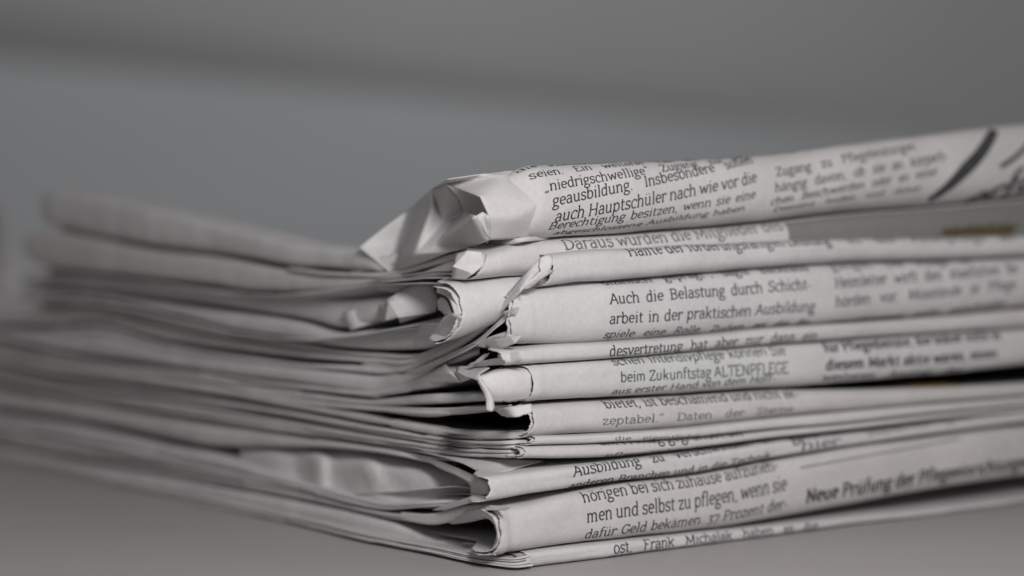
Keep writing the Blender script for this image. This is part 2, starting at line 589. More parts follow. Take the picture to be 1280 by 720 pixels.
    def print_patch(s, R0, R1, w0, w1, buf, mi, lift=0.075, ragged=0.0):
        V, Fc, M = buf
        b = len(V)
        nr, nc = 26, 90
        for i in range(nr):
            for j in range(nc):
                R = R0 + (R1 - R0) * j / (nc - 1)
                ww = w0 + (w1 - w0) * i / (nr - 1)
                R += ragged * nz(i * .7, j * .1, 4) * (1 if j in (0, nc - 1) else 0)
                ww += ragged * .05 * nz(j * .6, i * .1, 9) * (1 if i in (0, nr - 1) else 0)
                V.append(s.S(R, ww) + s.normal(R, ww) * lift)
        for f in grid_faces(nr, nc):
            Fc.append(tuple(b + q for q in f))
            M.append(mi)


# ------------------------------------------------------------------ the folds of the left face
def fold_band(rows, k, parent, mats, seed, wrap=True, leaf=14.0, name='folded_edge', jitter=1.0, recess=0.35,
              fr=None, minz=0.1, og=0.36, sag=0.0):
    """k folds lying on each other along the left face; rows = (x, top, bottom[, mm back from the left face])"""
    rnd = random.Random(seed)
    st = []
    for r in rows:
        x, yt, yb = r[:3]
        off = r[3] if len(r) > 3 else 0.0
        p1, p2 = PX(x, yt, off), PX(x, yb, off)
        if p2[2] < 0.12:            # the band rests on the table: it bulges out until it touches it
            d = ray(x, yb)
            t = (0.12 - CAM[2]) / d[2]
            p1, p2 = CAM + ray(x, yt) * t, CAM + d * t
        p = (p1 + p2) / 2
        st.append((p @ RD, p @ LD, p1[2], p2[2]))
    st = [list(q) for q in st]
    if wrap and rows[0][0] < 10:    # these run on out of the picture
        q0, q1 = np.array(st[0]), np.array(st[2])
        st = [list(q0 + (q0 - q1) / (q0[1] - q1[1]) * e) for e in (12.0, 6.0)] + st
    if st[0][1] < st[-1][1]:
        st = st[::-1]
    if wrap:                        # round the far corner and run on along the back
        R, L, zt, zb = st[0]
        s1, s2 = sag * .4, sag
        st = [[R + 60, L + 5.0, zt - s2, zb - s2], [R + 14, L + 4.6, zt - s1, zb - s1], [R + 4.5, L + 3.2, zt, zb]] + [[R + 1.0, L - 0.2, zt, zb]] + st[1:]
    n = 150
    c = crom(st, n)
    fr = fr or [0] + [j / k + rnd.uniform(-.12, .12) / k for j in range(1, k)] + [1]
    objs = []
    cum = np.concatenate([[0], np.cumsum(np.linalg.norm(c[1:, :2] - c[:-1, :2], axis=1))])
    tan = np.gradient(c[:, :2], axis=0)
    tan /= np.linalg.norm(tan, axis=1)[:, None] + 1e-9
    inw = np.stack([-tan[:, 1], tan[:, 0]], 1)            # (R, L) pointing into the stack
    mid = n // 2
    if inw[mid][0] < 0:
        inw = -inw
    for j in range(k):
        V = []
        rc = rnd.uniform(-recess, recess) + (0.25 if 0 < j < k - 1 else 0)
        prof = list(np.linspace(-1, 1, 17))
        for i in range(n):
            R, L, zt, zb = c[i]
            sj = cum[i]
            o1 = og * (0.6 + 0.9 * nz(sj * .03, 3.3, seed))
            o2 = og * (0.6 + 0.9 * nz(sj * .03, 7.7, seed))
            if zt - zb > 1.2:
                zt, zb = zt - max(o1, 0), zb + max(o2, 0)
            h = max(zt - zb, 0.15)
            sj = cum[i]
            wob0 = jitter * .10 * nz(sj * .06, j * 3.1, seed) * (1 if j else 0)
            wob1 = jitter * .10 * nz(sj * .06, (j + 1) * 3.1, seed) * (1 if j < k - 1 else 0)
            t_ = zt - h * min(1, max(0, fr[j] + wob0 / max(k, 1) * 2.0))
            b_ = zt - h * min(1, max(0, fr[j + 1] + wob1 / max(k, 1) * 2.0))
            gap = 0.03 + 0.05 * max(0, nz(sj * .05, j * 9.7, seed + 2))
            t_ -= gap
            b_ += gap * .5
            hh = max((t_ - b_) / 2, 0.07)
            zm = (t_ + b_) / 2
            d = min(max(hh * 0.95, 0.3), 1.7)
            pw = 2.0 + min(1.0, hh * .5)
            ns = rc + 0.45 * nz(sj * .045, j * 1.7, seed + 5) + 0.12 * nz(sj * .2, j * 2.7, seed + 7)
            wz = 0.22 * nz(sj * .028, j * 4.1, seed + 21) * min(1, h / 3)
            zm += wz
            base = np.array([R, L]) + inw[i] * ns
            row = []
            for lf in (leaf, leaf * .5, leaf * .2):
                row.append((d + lf, -1))
            for q in prof:
                th = q * math.pi / 2
                cc, ss = max(math.cos(th), 0), math.sin(th)
                rr = (cc ** pw + abs(ss) ** pw) ** (-1 / pw)
                row.append((d * (1 - rr * cc), rr * ss))
            for lf in (leaf * .2, leaf * .5, leaf):
                row.append((d + lf, 1))
            for dep, sn in row:
                p = base + inw[i] * dep
                fine = 0.06 * nz(sj * .35, sn * 1.5 + j * 5, seed + 11) + 0.03 * nz(sj * 1.2, sn * 3 + j, seed + 12)
                p = p + inw[i] * fine * (1 - abs(sn) * .5)
                z = zm + hh * sn + 0.5 * fine * (1 if abs(sn) < .99 else .3)
                V.append(P3(p[0], p[1], max(z, minz)))
        nc = len(prof) + 6
        o = mesh_obj(name, V, grid_faces(n, nc), mats[(seed + j) % len(mats)], parent)
        objs.append(o)
    return objs, c


def patch(name, rows, parent, mat, n=60, m=6, rough=0.1, seed=0, th=0.11, ragged=0.0):
    """a loose sheet lofted through rows of (x, y, mm back) points"""
    R = [crom([PX(*p) for p in r], n) for r in rows]
    R = np.array(R)                                        # rows, n, 3
    cols = [crom(R[:, i], m * (len(rows) - 1) + 1) for i in range(n)]
    V = []
    mm = m * (len(rows) - 1) + 1
    for j in range(mm):
        for i in range(n):
            p = cols[i][j].copy()
            a = rough * (nz(p[0] * .25, p[1] * .25, p[2] * .4 + seed) + .4 * nz(p[0] * .9, p[1] * .9, p[2] * 1.2 + seed))
            p += -FWD * a
            if ragged and j in (0, mm - 1):
                p[2] += ragged * (nz(i * .31, seed) + .6 * nz(i * .9, seed + 2))
            if ragged and i in (0, n - 1):
                p += RT * ragged * (nz(j * .7, seed + 4) + .6 * nz(j * 2.1, seed + 5))
            V.append(p)
    o = mesh_obj(name, V, grid_faces(mm, n), mat, parent)
    solidify(o, th)
    return o


def facets(name, verts, faces, parent, mat, seed=0, bevel=0.22, th=0.11, sub=2, rough=0.10, sharp=22, soft=.2):
    """crumpled paper: flat facets with softened creases"""
    bm = bmesh.new()
    vs = [bm.verts.new(PX(*v)) for v in verts]
    for f in faces:
        try:
            bm.faces.new([vs[i] for i in f])
        except ValueError:
            pass
    bmesh.ops.recalc_face_normals(bm, faces=bm.faces)
    bmesh.ops.triangulate(bm, faces=bm.faces)
    for _ in range(sub):
        bmesh.ops.subdivide_edges(bm, edges=bm.edges, cuts=1, use_grid_fill=True)
    for v in bm.verts:
        a = rough * (nz(v.co.x * .35, v.co.y * .35 + seed, v.co.z * .35) + .5 * nz(v.co.x * 1.1, v.co.y * 1.1 + seed, v.co.z * 1.1))
        v.co -= Vector(FWD) * a
    for _ in range(1 if soft < .3 else 4):
        bmesh.ops.smooth_vert(bm, verts=[v for v in bm.verts if not v.is_boundary], factor=soft, use_axis_x=True, use_axis_y=True, use_axis_z=True)
    for v in bm.verts:
        v.co *= MM
    me = bpy.data.meshes.new(name)
    bm.to_mesh(me)
    bm.free()
    me.materials.append(mat)
    me.polygons.foreach_set('use_smooth', [True] * len(me.polygons))
    me.set_sharp_from_angle(angle=math.radians(sharp))
    o = bpy.data.objects.new(name, me)
    C.objects.link(o)
    o.parent = parent
    solidify(o, th)
    return o


# ------------------------------------------------------------------ the setting
def struct(o):
    o['kind'] = 'structure'
    return o


tm, nt, b = new_mat('grey_table')
b.inputs['Roughness'].default_value = 0.55
b.inputs['Specular IOR Level'].default_value = 0.3
tc = nt.nodes.new('ShaderNodeTexCoord')
n1 = nt.nodes.new('ShaderNodeTexNoise')
n1.inputs['Scale'].default_value = 14
n1.inputs['Detail'].default_value = 3
mp = nt.nodes.new('ShaderNodeMapping')
mp.inputs['Scale'].default_value = (0.6, 4, 1)
nt.links.new(tc.outputs['Object'], mp.inputs[0])
nt.links.new(mp.outputs[0], n1.inputs['Vector'])
cr = nt.nodes.new('ShaderNodeValToRGB')
cr.color_ramp.elements[0].position = .3
cr.color_ramp.elements[0].color = (0.43, 0.408, 0.408, 1)
cr.color_ramp.elements[1].position = .7
cr.color_ramp.elements[1].color = (0.455, 0.436, 0.436, 1)
nt.links.new(n1.outputs[0], cr.inputs[0])
nt.links.new(cr.outputs[0], b.inputs['Base Color'])
n2 = nt.nodes.new('ShaderNodeTexNoise')
n2.inputs['Scale'].default_value = 900
nt.links.new(tc.outputs['Object'], n2.inputs['Vector'])
bp = nt.nodes.new('ShaderNodeBump')
bp.inputs['Strength'].default_value = .15
bp.inputs['Distance'].default_value = .0001
nt.links.new(n2.outputs[0], bp.inputs['Height'])
nt.links.new(bp.outputs[0], b.inputs['Normal'])
struct(mesh_obj('table', [(-900, -420, 0), (900, -420, 0), (900, 1640, 0), (-900, 1640, 0),
                          (-900, -420, -25), (900, -420, -25), (900, 1640, -25), (-900, 1640, -25)],
                [(0, 1, 2, 3), (7, 6, 5, 4), (0, 4, 5, 1), (1, 5, 6, 2), (2, 6, 7, 3), (3, 7, 4, 0)], tm, smooth=False))


def plain_mat(name, c0, c1, sc=3.0):
    m, nt, b = new_mat(name)
    b.inputs['Roughness'].default_value = 0.9
    tc = nt.nodes.new('ShaderNodeTexCoord')
    n = nt.nodes.new('ShaderNodeTexNoise')
    n.inputs['Scale'].default_value = sc
    cr = nt.nodes.new('ShaderNodeValToRGB')
    cr.color_ramp.elements[0].position = .35
    cr.color_ramp.elements[0].color = (*c0, 1)
    cr.color_ramp.elements[1].position = .65
    cr.color_ramp.elements[1].color = (*c1, 1)
    nt.links.new(tc.outputs['Object'], n.inputs['Vector'])
    nt.links.new(n.outputs[0], cr.inputs[0])
    nt.links.new(cr.outputs[0], b.inputs['Base Color'])
    return m


WALL_Y = 1600.0


def wallpt(x, y, dy=0.0):
    d = ray(x, y)
    return CAM + d * ((WALL_Y + dy - CAM[1]) / d[1])


wall_m = plain_mat('wall_paint', (0.48, 0.472, 0.466), (0.51, 0.502, 0.496))
panel_m = plain_mat('blue_grey_board', (0.55, 0.562, 0.570), (0.58, 0.592, 0.60))
shadow_band_m = plain_mat('painted_shadow_band', (0.33, 0.325, 0.32), (0.35, 0.345, 0.34))
struct(mesh_obj('wall', [(-1500, WALL_Y + 40, -600), (1500, WALL_Y + 40, -600), (1500, WALL_Y + 40, 1200), (-1500, WALL_Y + 40, 1200),
                         (-1500, WALL_Y + 60, -600), (1500, WALL_Y + 60, -600), (1500, WALL_Y + 60, 1200), (-1500, WALL_Y + 60, 1200)],
                [(0, 1, 2, 3), (7, 6, 5, 4), (0, 4, 5, 1), (1, 5, 6, 2), (2, 6, 7, 3), (3, 7, 4, 0)], wall_m, smooth=False))


def board(name, front, thick, mat):
    n = len(front)
    V = [np.array(p) for p in front] + [np.array(p) + np.array([0, thick, 0]) for p in front]
    F = [tuple(range(n)), tuple(range(2 * n - 1, n - 1, -1))] + [(i, n + i, n + (i + 1) % n, (i + 1) % n) for i in range(n)]
    return struct(mesh_obj(name, V, F, mat, smooth=False))


# a pale board stands on the table against the wall, the dark strip along its slanting top edge paints a soft shadow band
a, b_ = wallpt(-2500, -142), wallpt(1150, 172)
board('backdrop_board', [(a[0], a[1], 0.2), (b_[0] + 20, b_[1], 0.2), b_, a], 8, panel_m)
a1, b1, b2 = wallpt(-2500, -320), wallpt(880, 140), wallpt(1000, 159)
board('backdrop_shadow_band', [a + np.array([0, -1, 0]), b2 + np.array([0, -1, 0]), b1 + np.array([0, -1, 0]), a1 + np.array([0, -1, 0])], 9, shadow_band_m)

# ------------------------------------------------------------------ the newspapers
GROUP = 'folded newspapers in the stack'


def thing(label):
    o = bpy.data.objects.new('newspaper', None)
    C.objects.link(o)
    o.empty_display_size = 0.01
    o['label'] = label
    o['category'] = 'newspaper'
    o['group'] = GROUP
    return o


def ltab(c, top=True):
    """leaf heights behind a band of folds: (L, z) sorted"""
    t = np.stack([c[:, 1], c[:, 2] if top else c[:, 3]], 1)
    t = t[np.argsort(t[:, 0])]
    return t


def newspaper(label, rows, start, bands, lines=(), extra=None, mats=(0, 0, 0), nose=0.0, depth=4.0, power=2.5, seed=1,
              inner=(), rough=1.0, creases=(), inks=(INK,), prints=None, lefthide=True, th=0.11, sag=(0, 0), drop=55.0, hide=6.5, slope=0.0):
    root = thing(label)
    pm = [PAPER[i] for i in mats]
    tabs = []
    for i, bd in enumerate(bands):
        kw = dict(bd[2]) if len(bd) > 2 else {}
        kw['sag'] = sum(sag) / 2
        _, c = fold_band(bd[0], bd[1], root, pm, seed * 10 + i, **kw)
        tabs.append(c)
    lt = ltab(tabs[0], True) if tabs else None
    lb = ltab(tabs[-1], False) if tabs else None
    sp = Spine(rows, nose=nose, depth=depth, power=power, start=start, seed=seed, ltop=lt, lbot=lb, rough=rough, creases=creases)
    sp.lefthide = lefthide
    sp.sag, sp.drop, sp.hide, sp.slope = sag, drop, hide, slope
    sp.dive = seed == 1
    sp.jag = 0.35 if seed == 7 else 1.0
    page = sp.build('outer_page', pm[0], root, th)
    for q, (ins, st, dn) in enumerate(inner):
        s2 = Spine(rows, nose=nose + dn, depth=depth, power=power, start=st, seed=seed + 31 + q, ltop=lt, lbot=lb, rough=rough * .6, inset=ins)
        s2.lefthide = lefthide
        s2.sag, s2.drop, s2.hide, s2.slope = (sag[0], sag[1]), drop, hide, slope
        s2.build('inner_page', pm[(q + 1) % len(pm)], root, th)
    if lines or prints:
        buf = ([], [], [])
        for ln in lines:
            kw = ln[5] if len(ln) > 5 else {}
            sp.print_line(*ln[:5], buf=buf, **kw)
        if prints:
            prints(sp, buf)
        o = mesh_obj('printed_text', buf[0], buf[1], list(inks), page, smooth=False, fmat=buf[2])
    if extra:
        extra(root, pm, sp)
    return root, sp


exec_parts = True
# N1 ------------------------------------------------ the roll on top
def n1_prints(sp, buf):
    tp = lambda t: 1.0
    sp.print_poly([(1243, 163), (1236, 176), (1222, 195), (1204, 214), (1184, 233), (1160, 249)], 1.8, buf, 0, taper=lambda t: .75 + .5 * math.sin(t * 3))
    sp.print_poly([(1290, 172), (1280, 186), (1266, 199), (1250, 208)], .8, buf, 0)


def n1_extra(root, pm, sp):
    V = [(449, 309, 328, 'd'), (481, 284, 329, 'd'), (511, 262, 330, 'd'), (540, 236, 316, 'd'), (557, 230, 304, 'd'), (600, 246, 1.2, 'r'), (611, 270, .2, 'r'),     # 0-6
         (603, 265, .8, 'r'), (595, 270, 1.2, 'r'), (612, 300, 2.2, 'r'), (554, 278, 314, 'd'), (573, 247, 307, 'd'), (540, 259, 313, 'd'), (479, 334, 326, 'd'), # 7-13
         (497, 300, 330, 'd'), (493, 327, 329, 'd'), (518, 318, 313, 'd'), (528, 258, 320, 'd'), (503, 318, 320, 'd'),                                   # 14-18
         (600, 218, 5.5, 'r'), (560, 224, 6.5, 'r'), (628, 221, 3.0, 'r'), (675, 253, .45, 'r'), (645, 272, .0, 'r'), (690, 262, 1.6, 'r'), (690, 296, 4.2, 'r'),# 19-25
         (634, 213.5, 5.0, 'r'), (664, 213, 9.5, 'r'), (700, 245, 2.8, 'r'), (545, 306, 311, 'd'), (563, 283, 312, 'd'), (580, 264, 312, 'd'), (560, 316, 310, 'd'), (490, 342, 325, 'd'),  # 26-33
         (700, 296, 5.5, 'r'), (590, 309, 305, 'd'), (592, 262, 4), (585, 256, 6)]
    F = [(0, 1, 14), (0, 14, 13), (1, 2, 14), (13, 14, 15), (14, 18, 15), (2, 17, 14), (14, 17, 18), (2, 3, 17), (3, 12, 17),
         (17, 12, 18), (12, 16, 18), (12, 10, 16), (3, 4, 10), (3, 10, 12), (4, 11, 10), (15, 18, 33), (18, 16, 33), (13, 15, 33),
         (10, 30, 29), (10, 29, 16), (16, 29, 32), (30, 8, 29), (8, 9, 29), (29, 9, 35), (29, 35, 32), (16, 32, 33), (10, 11, 31), (10, 31, 30), (30, 31, 8)]
    facets('crumpled_corner', V, F, root, pm[1], seed=3, sub=3, sharp=75, soft=.32, rough=.32)
    # the sheet over the hole, running into the roll
    F2 = [(4, 20, 19), (3, 20, 4), (4, 19, 21), (4, 21, 5), (5, 21, 22), (5, 22, 23), (5, 23, 6), (19, 26, 21), (21, 26, 27), (21, 27, 22), (22, 27, 28), (22, 28, 24),
          (22, 24, 23), (6, 23, 9), (23, 24, 25), (23, 25, 9), (24, 28, 34), (24, 34, 25)]
    facets('torn_flap', V, F2, root, pm[0], seed=5, sub=3, rough=.2, sharp=170, soft=.5)
    F3 = [(7, 6, 9), (7, 9, 8)]
    facets('torn_flap', V, F3, root, pm[1], seed=6, rough=.05)
    # inside of the hole
    patch('inner_page', [[(609, y, 300, 'd'), (604, y, 312, 'd'), (590, y, 330, 'd'), (566, y, 342, 'd'), (545, y, 345, 'd')] for y in (232, 268, 304)],
          root, pm[2], n=20, rough=.2, seed=8)



N1_TOP = [(686, 207, 297), (700, 206, 296), (760, 204, 293), (800, 203, 290), (860, 201, 285), (900, 199, 282), (960, 194, 275), (1060, 182, 264), (1160, 170, 258), (1240, 160, 249), (1290, 155, 244)]
newspaper('topmost newspaper, a thick roll with crumpled open corner, reading auch Hauptschüler', N1_TOP, (640, 656, 664),
          [([(46, 240, 279), (85, 237, 290), (150, 251, 303), (200, 264, 311), (260, 278, 317), (320, 291, 326), (360, 300, 333), (420, 308, 338), (452, 311, 341), (480, 318, 344, 1), (520, 300, 335, 6), (560, 280, 320, 14)], 1, dict(leaf=5)),
           ([(360, 334, 338), (400, 339, 344), (440, 341, 346), (490, 338, 348), (530, 325, 337), (570, 312, 324), (605, 302, 312), (650, 297, 304, 1), (690, 294, 300, 5)], 1, dict(wrap=False))],
          lines=[('die Konzertierte Aktion, die Zugang', 648, 214, 925, 195, dict(em=1.5)),
                 ('seien. Ein weiterer Teil der soll ist', 662, 225, 935, 196, dict(em=1.7)),
                 ('„niedrigschwellige“ Zugang zur Pfle-', 680, 240, 945, 198, dict(em=1.95)),
                 ('geausbildung. Insbesondere sollen', 690, 258, 943, 204, dict(em=2.2)),
                 ('auch Hauptschüler nach wie vor die', 692, 277, 946, 228, dict(em=2.4)),
                 ('Berechtigung besitzen, wenn sie eine', 684, 287, 944, 247, dict(em=1.85)),
                 ('abgeschlossene Ausbildung haben', 690, 293, 930, 263, dict(em=1.4)),
                 ('gestiegen, um den', 962, 194, 1040, 184, dict(em=1.4)),
                 ('Zugang zu Pflegeleistungen', 970, 221, 1146, 187, dict(em=2.0)),
                 ('hängig davon, ob sie an körperli-', 968, 241, 1185, 200, dict(em=2.0)),
                 ('chen Beschwerden oder an einer', 962, 256, 1172, 219, dict(em=1.7)),
                 ('Demenz leiden und daher', 965, 265, 1150, 238, dict(em=1.3)),
                 ('erfo', 1196, 255, 1292, 234, dict(em=6.5, bold=1))],
          prints=n1_prints, extra=n1_extra, mats=(0, 1, 2), depth=5.0, power=2.2, seed=1, rough=1.1, sag=(21, 19), drop=16.0, hide=15.0, creases=((RP(652, 250)[0], 2.2, -3.0, 0), (RP(679, 250)[0], .5, .10, .6)))

# N2 ------------------------------------------------ below the roll
def n2_extra(root, pm, sp):
    V = [(569, 318, 5.5, 'r'), (585, 313.5, 2.6, 'r'), (600, 315, 1.7, 'r'), (608, 319, 2.4, 'r'), (605, 331, 1.5, 'r'), (592, 342, 1.8, 'r'), (583, 349, 3.6, 'r'), (565, 348, 6.0, 'r'), (566, 333, 4.2, 'r')]
    facets('torn_flap', V, [(0, 1, 8), (1, 2, 4, 8), (2, 3, 4), (8, 4, 5), (8, 5, 7), (5, 6, 7)], root, TORN, seed=12, rough=.2)
    V = [(493, 341, 0), (511, 357, 0), (495, 366, 1), (470, 362, 1), (478, 350, 0), (530, 352, 3)]
    facets('crumpled_corner', V, [(0, 1, 4), (4, 1, 3), (1, 2, 3), (0, 5, 1)], root, pm[1], seed=13, rough=.08)


def n2_prints_and_shade(sp, buf):
    Ra, wa = sp.inv(1178, 288)
    Rb, wb = sp.inv(1266, 287)
    sp.print_patch(Ra, Rb, wa - .24, wa + .04, buf, 1, lift=.11, ragged=4.0)
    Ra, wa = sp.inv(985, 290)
    sp.print_patch(Ra, R_FAR - 40, -.75, .62, buf, 2)  # grey patch paints the shade beneath the top roll


N2_R = [(590, 317, 349), (640, 304, 345), (700, 298, 346), (760, 295, 342), (860, 288, 334), (960, 279, 326), (1060, 267, 320), (1160, 260, 318), (1290, 248, 315)]
newspaper('newspaper just under the top roll, with a torn white flap, reading Daraus wurden', N2_R, (604, 600, 592),
          [([(24, 292, 326), (50, 286, 336), (100, 294, 341), (150, 305, 346), (200, 313, 351), (260, 319, 359), (300, 325, 366), (340, 332, 367), (400, 342, 366), (460, 346, 364), (500, 347, 362), (540, 332, 352), (570, 318, 348, 1), (610, 310, 345, 6)], 1, dict(leaf=20))],
          lines=[('Daraus wurden die Mitglieder des', 706, 313, 980, 288, dict(em=2.7, mi=0))],
          prints=n2_prints_and_shade, extra=n2_extra, mats=(0, 1, 2), nose=2.6, depth=4.0, seed=2, sag=(19, 17), inks=(INK_S, INK_O, ROLL_SHADE),
          inner=((.5, (598, 594, 588), .5),))

# N13 ----------------------------------------------- the recessed curled one
def n13_extra(root, pm, sp):
    V = [(428, 391, 332, 'd'), (473, 377, 329.5, 'd'), (473, 402, 328.5, 'd'), (438, 413, 331, 'd'), (478, 384, 322, 'd'), (487, 372, 321, 'd'), (485, 399, 320, 'd')]
    facets('crumpled_corner', V, [(0, 1, 2, 3), (1, 4, 2), (4, 5, 6), (4, 6, 2)], root, pm[1], seed=21, rough=.06)
    V = [(484, 374, 320.5, 'd'), (515, 356, 320, 'd'), (534, 384, 318.5, 'd'), (498, 397, 318.5, 'd'), (548, 375, 3), (540, 355, 3), (545, 390, 2), (500, 404, 0), (478, 402, 321, 'd')]
    facets('crumpled_corner', V, [(0, 1, 2), (0, 2, 3), (1, 5, 4), (1, 4, 2), (2, 4, 6), (2, 6, 3), (3, 6, 7), (0, 3, 8)], root, pm[1], seed=22, rough=.06)
    # the curled end: outer curl, inner tube, lower lip
    patch('torn_flap', [[(546, 356, -8), (560, 362, -12), (571, 374, -14), (577, 392, -14)], [(546, 366, -8), (557, 370, -12.5), (564, 380, -15), (569, 396, -14.5)]], root, TORN, n=24, m=4, rough=.18, seed=23, ragged=.25)
    patch('torn_flap', [[(547, 376, -6), (553, 372, -11), (560, 378, -13), (564, 388, -14)], [(548, 388, -6), (553, 390, -11), (557, 395, -13), (566, 396, -14.5)]], root, TORN, n=20, m=4, rough=.2, seed=24, ragged=.2)
    V = [(520, 404, -1), (531, 415, -6), (540, 419, -10), (549, 404, -13), (555, 396, -13.5), (568, 391, -15.5), (579, 397, -14.5), (565, 415, -13), (553, 425, -11), (538, 430, -8), (518, 417, -1)]
    facets('torn_flap', V, [(0, 3, 2, 1), (0, 1, 10), (3, 4, 5, 2), (2, 5, 6), (2, 6, 7), (2, 7, 8), (2, 8, 9), (1, 2, 9, 10)], root, pm[1], seed=25, rough=.25, sharp=60, sub=3, soft=.25)


N13_R = [(570, 352, 428), (640, 346, 400), (700, 345, 380), (800, 338, 365), (960, 326, 350), (1290, 316, 330)]
newspaper('newspaper with a small curled end and two bright crumpled facets, set back without print', N13_R, (572, 578, 570),
          [([(20, 340, 356), (60, 341, 360), (120, 347, 368), (200, 353, 374), (260, 361, 381), (320, 368, 391), (380, 368, 401), (430, 373, 412), (470, 370, 404), (510, 366, 392, 2), (560, 362, 385, 7)], 1, dict(fr=[0, 1])),
           ([(22, 360, 378), (60, 362, 378), (120, 368, 375), (180, 374, 387), (240, 381, 400), (300, 390, 414), (370, 402, 425), (420, 414, 434), (470, 408, 439), (520, 403, 439), (550, 402, 436, .5), (580, 400, 428, 3), (610, 385, 418, 8)], 1, {})],
          extra=n13_extra, mats=(1, 1, 0), nose=3.0, depth=4.5, power=2.0, seed=3, sag=(17, 14), rough=1.2, inner=((.6, (566, 572, 566), .6),))

# N3 ------------------------------------------------
def n3_extra(root, pm, sp):
    # long strip of the cover running down to the left
    patch('inner_page', [[(452, 448, 1), (510, 446, 1), (545, 434, 0), (595, 404, -1), (632, 370, -1.5), (660, 338, -2), (676, 322, -2)],
                         [(452, 453, 0), (510, 456, 0), (545, 444, -1.2), (595, 416, -2.2), (630, 384, -3), (652, 362, -3.4), (676, 336, -3)],
                         [(452, 460, 1), (510, 464, 0), (548, 449, 0), (590, 424, -.5), (622, 398, -1), (648, 368, -1), (675, 342, -1)]], root, pm[1], n=50, m=4, rough=.12, seed=31)
    patch('torn_flap', [[(648, 363, -3.5), (664, 350, -4), (678, 338, -4), (691, 338, -3.5)], [(664, 360, -3), (676, 350, -3.6), (686, 343, -3.5), (693, 338, -3)]], root, TORN, n=24, m=3, rough=.12, seed=32, ragged=.12)
    patch('bent_corner', [[(-60, 238, 30), (-20, 246, 24), (6, 262, 20), (12, 290, 17)], [(-60, 300, 20), (-20, 306, 16), (2, 318, 13), (9, 330, 11)], [(-60, 352, 8), (-20, 356, 6), (0, 362, 5), (8, 372, 4)]], root, pm[1], n=24, m=5, rough=.3, seed=34)
    V = [(675, 322, -2.5), (683, 319, -3), (690, 320, -3), (691, 328, -3.8), (688, 337, -4), (677, 343, -3.8), (674, 332, -3.4)]
    facets('torn_flap', V, [(0, 1, 6), (1, 2, 3, 6), (6, 3, 4), (6, 4, 5)], root, TORN, seed=33, rough=.25)


N3_R = [(684, 319, 358), (720, 315, 353), (760, 312, 351), (800, 310, 347), (860, 306, 342), (900, 305, 339), (960, 302, 334), (1060, 299, 328), (1160, 297, 325), (1290, 295, 320)]
newspaper('thin fold reading Hälfte der Forderung, with a torn strip slanting down to the left', N3_R, (690, 691, 684),
          [([(6, 390, 408), (60, 380, 408), (120, 377, 405), (180, 389, 420), (240, 402, 432), (320, 420, 442), (370, 428, 448), (420, 437, 452), (470, 440, 455), (510, 441, 456), (560, 430, 440, 4), (600, 410, 425, 10)], 2, {})],
          lines=[('Hälfte der forderungsfähigen Leistung', 786, 321, 1040, 306, dict(em=2.5)),
                 ('in der Altenpflege an', 1060, 305, 1270, 301, dict(mi=1))],
          extra=n3_extra, mats=(1, 0, 0), nose=-.4, depth=3.0, seed=4, sag=(14, 11), inks=(INK, INK_S))

# N4 ------------------------------------------------
def n4_extra(root, pm, sp):
    patch('inner_page', [[(470, 462, 2), (520, 462, 1), (555, 446, -1), (597, 424, -2), (620, 404, -2), (641, 384, -2), (652, 368, -2)],
                         [(470, 468, 1), (520, 468, 0), (555, 452, -2), (595, 432, -3), (618, 412, -3), (636, 398, -2), (648, 384, -1)]], root, pm[0], n=50, m=5, rough=.12, seed=41)
    V = [(500, 468, 0), (555, 446, -2), (592, 429, -3), (612, 421, -3.4), (634, 414, -3), (640, 420, -3.5), (607, 435, -2.5), (590, 432, -1.5), (558, 451, -1), (520, 468, 0)]
    facets('inner_page', V, [(0, 1, 8, 9), (1, 2, 7, 8), (2, 3, 6, 7), (3, 4, 5, 6)], root, pm[1], seed=42, rough=.1)
    V = [(607, 432, -3), (618, 424, -4), (638, 420, -4.5), (652, 420, -4), (644, 429, -4.5), (628, 436, -4), (612, 436, -3)]
    facets('torn_flap', V, [(0, 1, 6), (1, 5, 6), (1, 2, 5), (2, 4, 5), (2, 3, 4)], root, pm[0], seed=43, rough=.1)
    patch('torn_flap', [[(628, 390, -3), (640, 386, -4), (650, 383, -4)], [(632, 395, -3), (640, 394, -4.2), (646, 391, -4)]], root, TORN, n=14, m=3, rough=.15, seed=44)


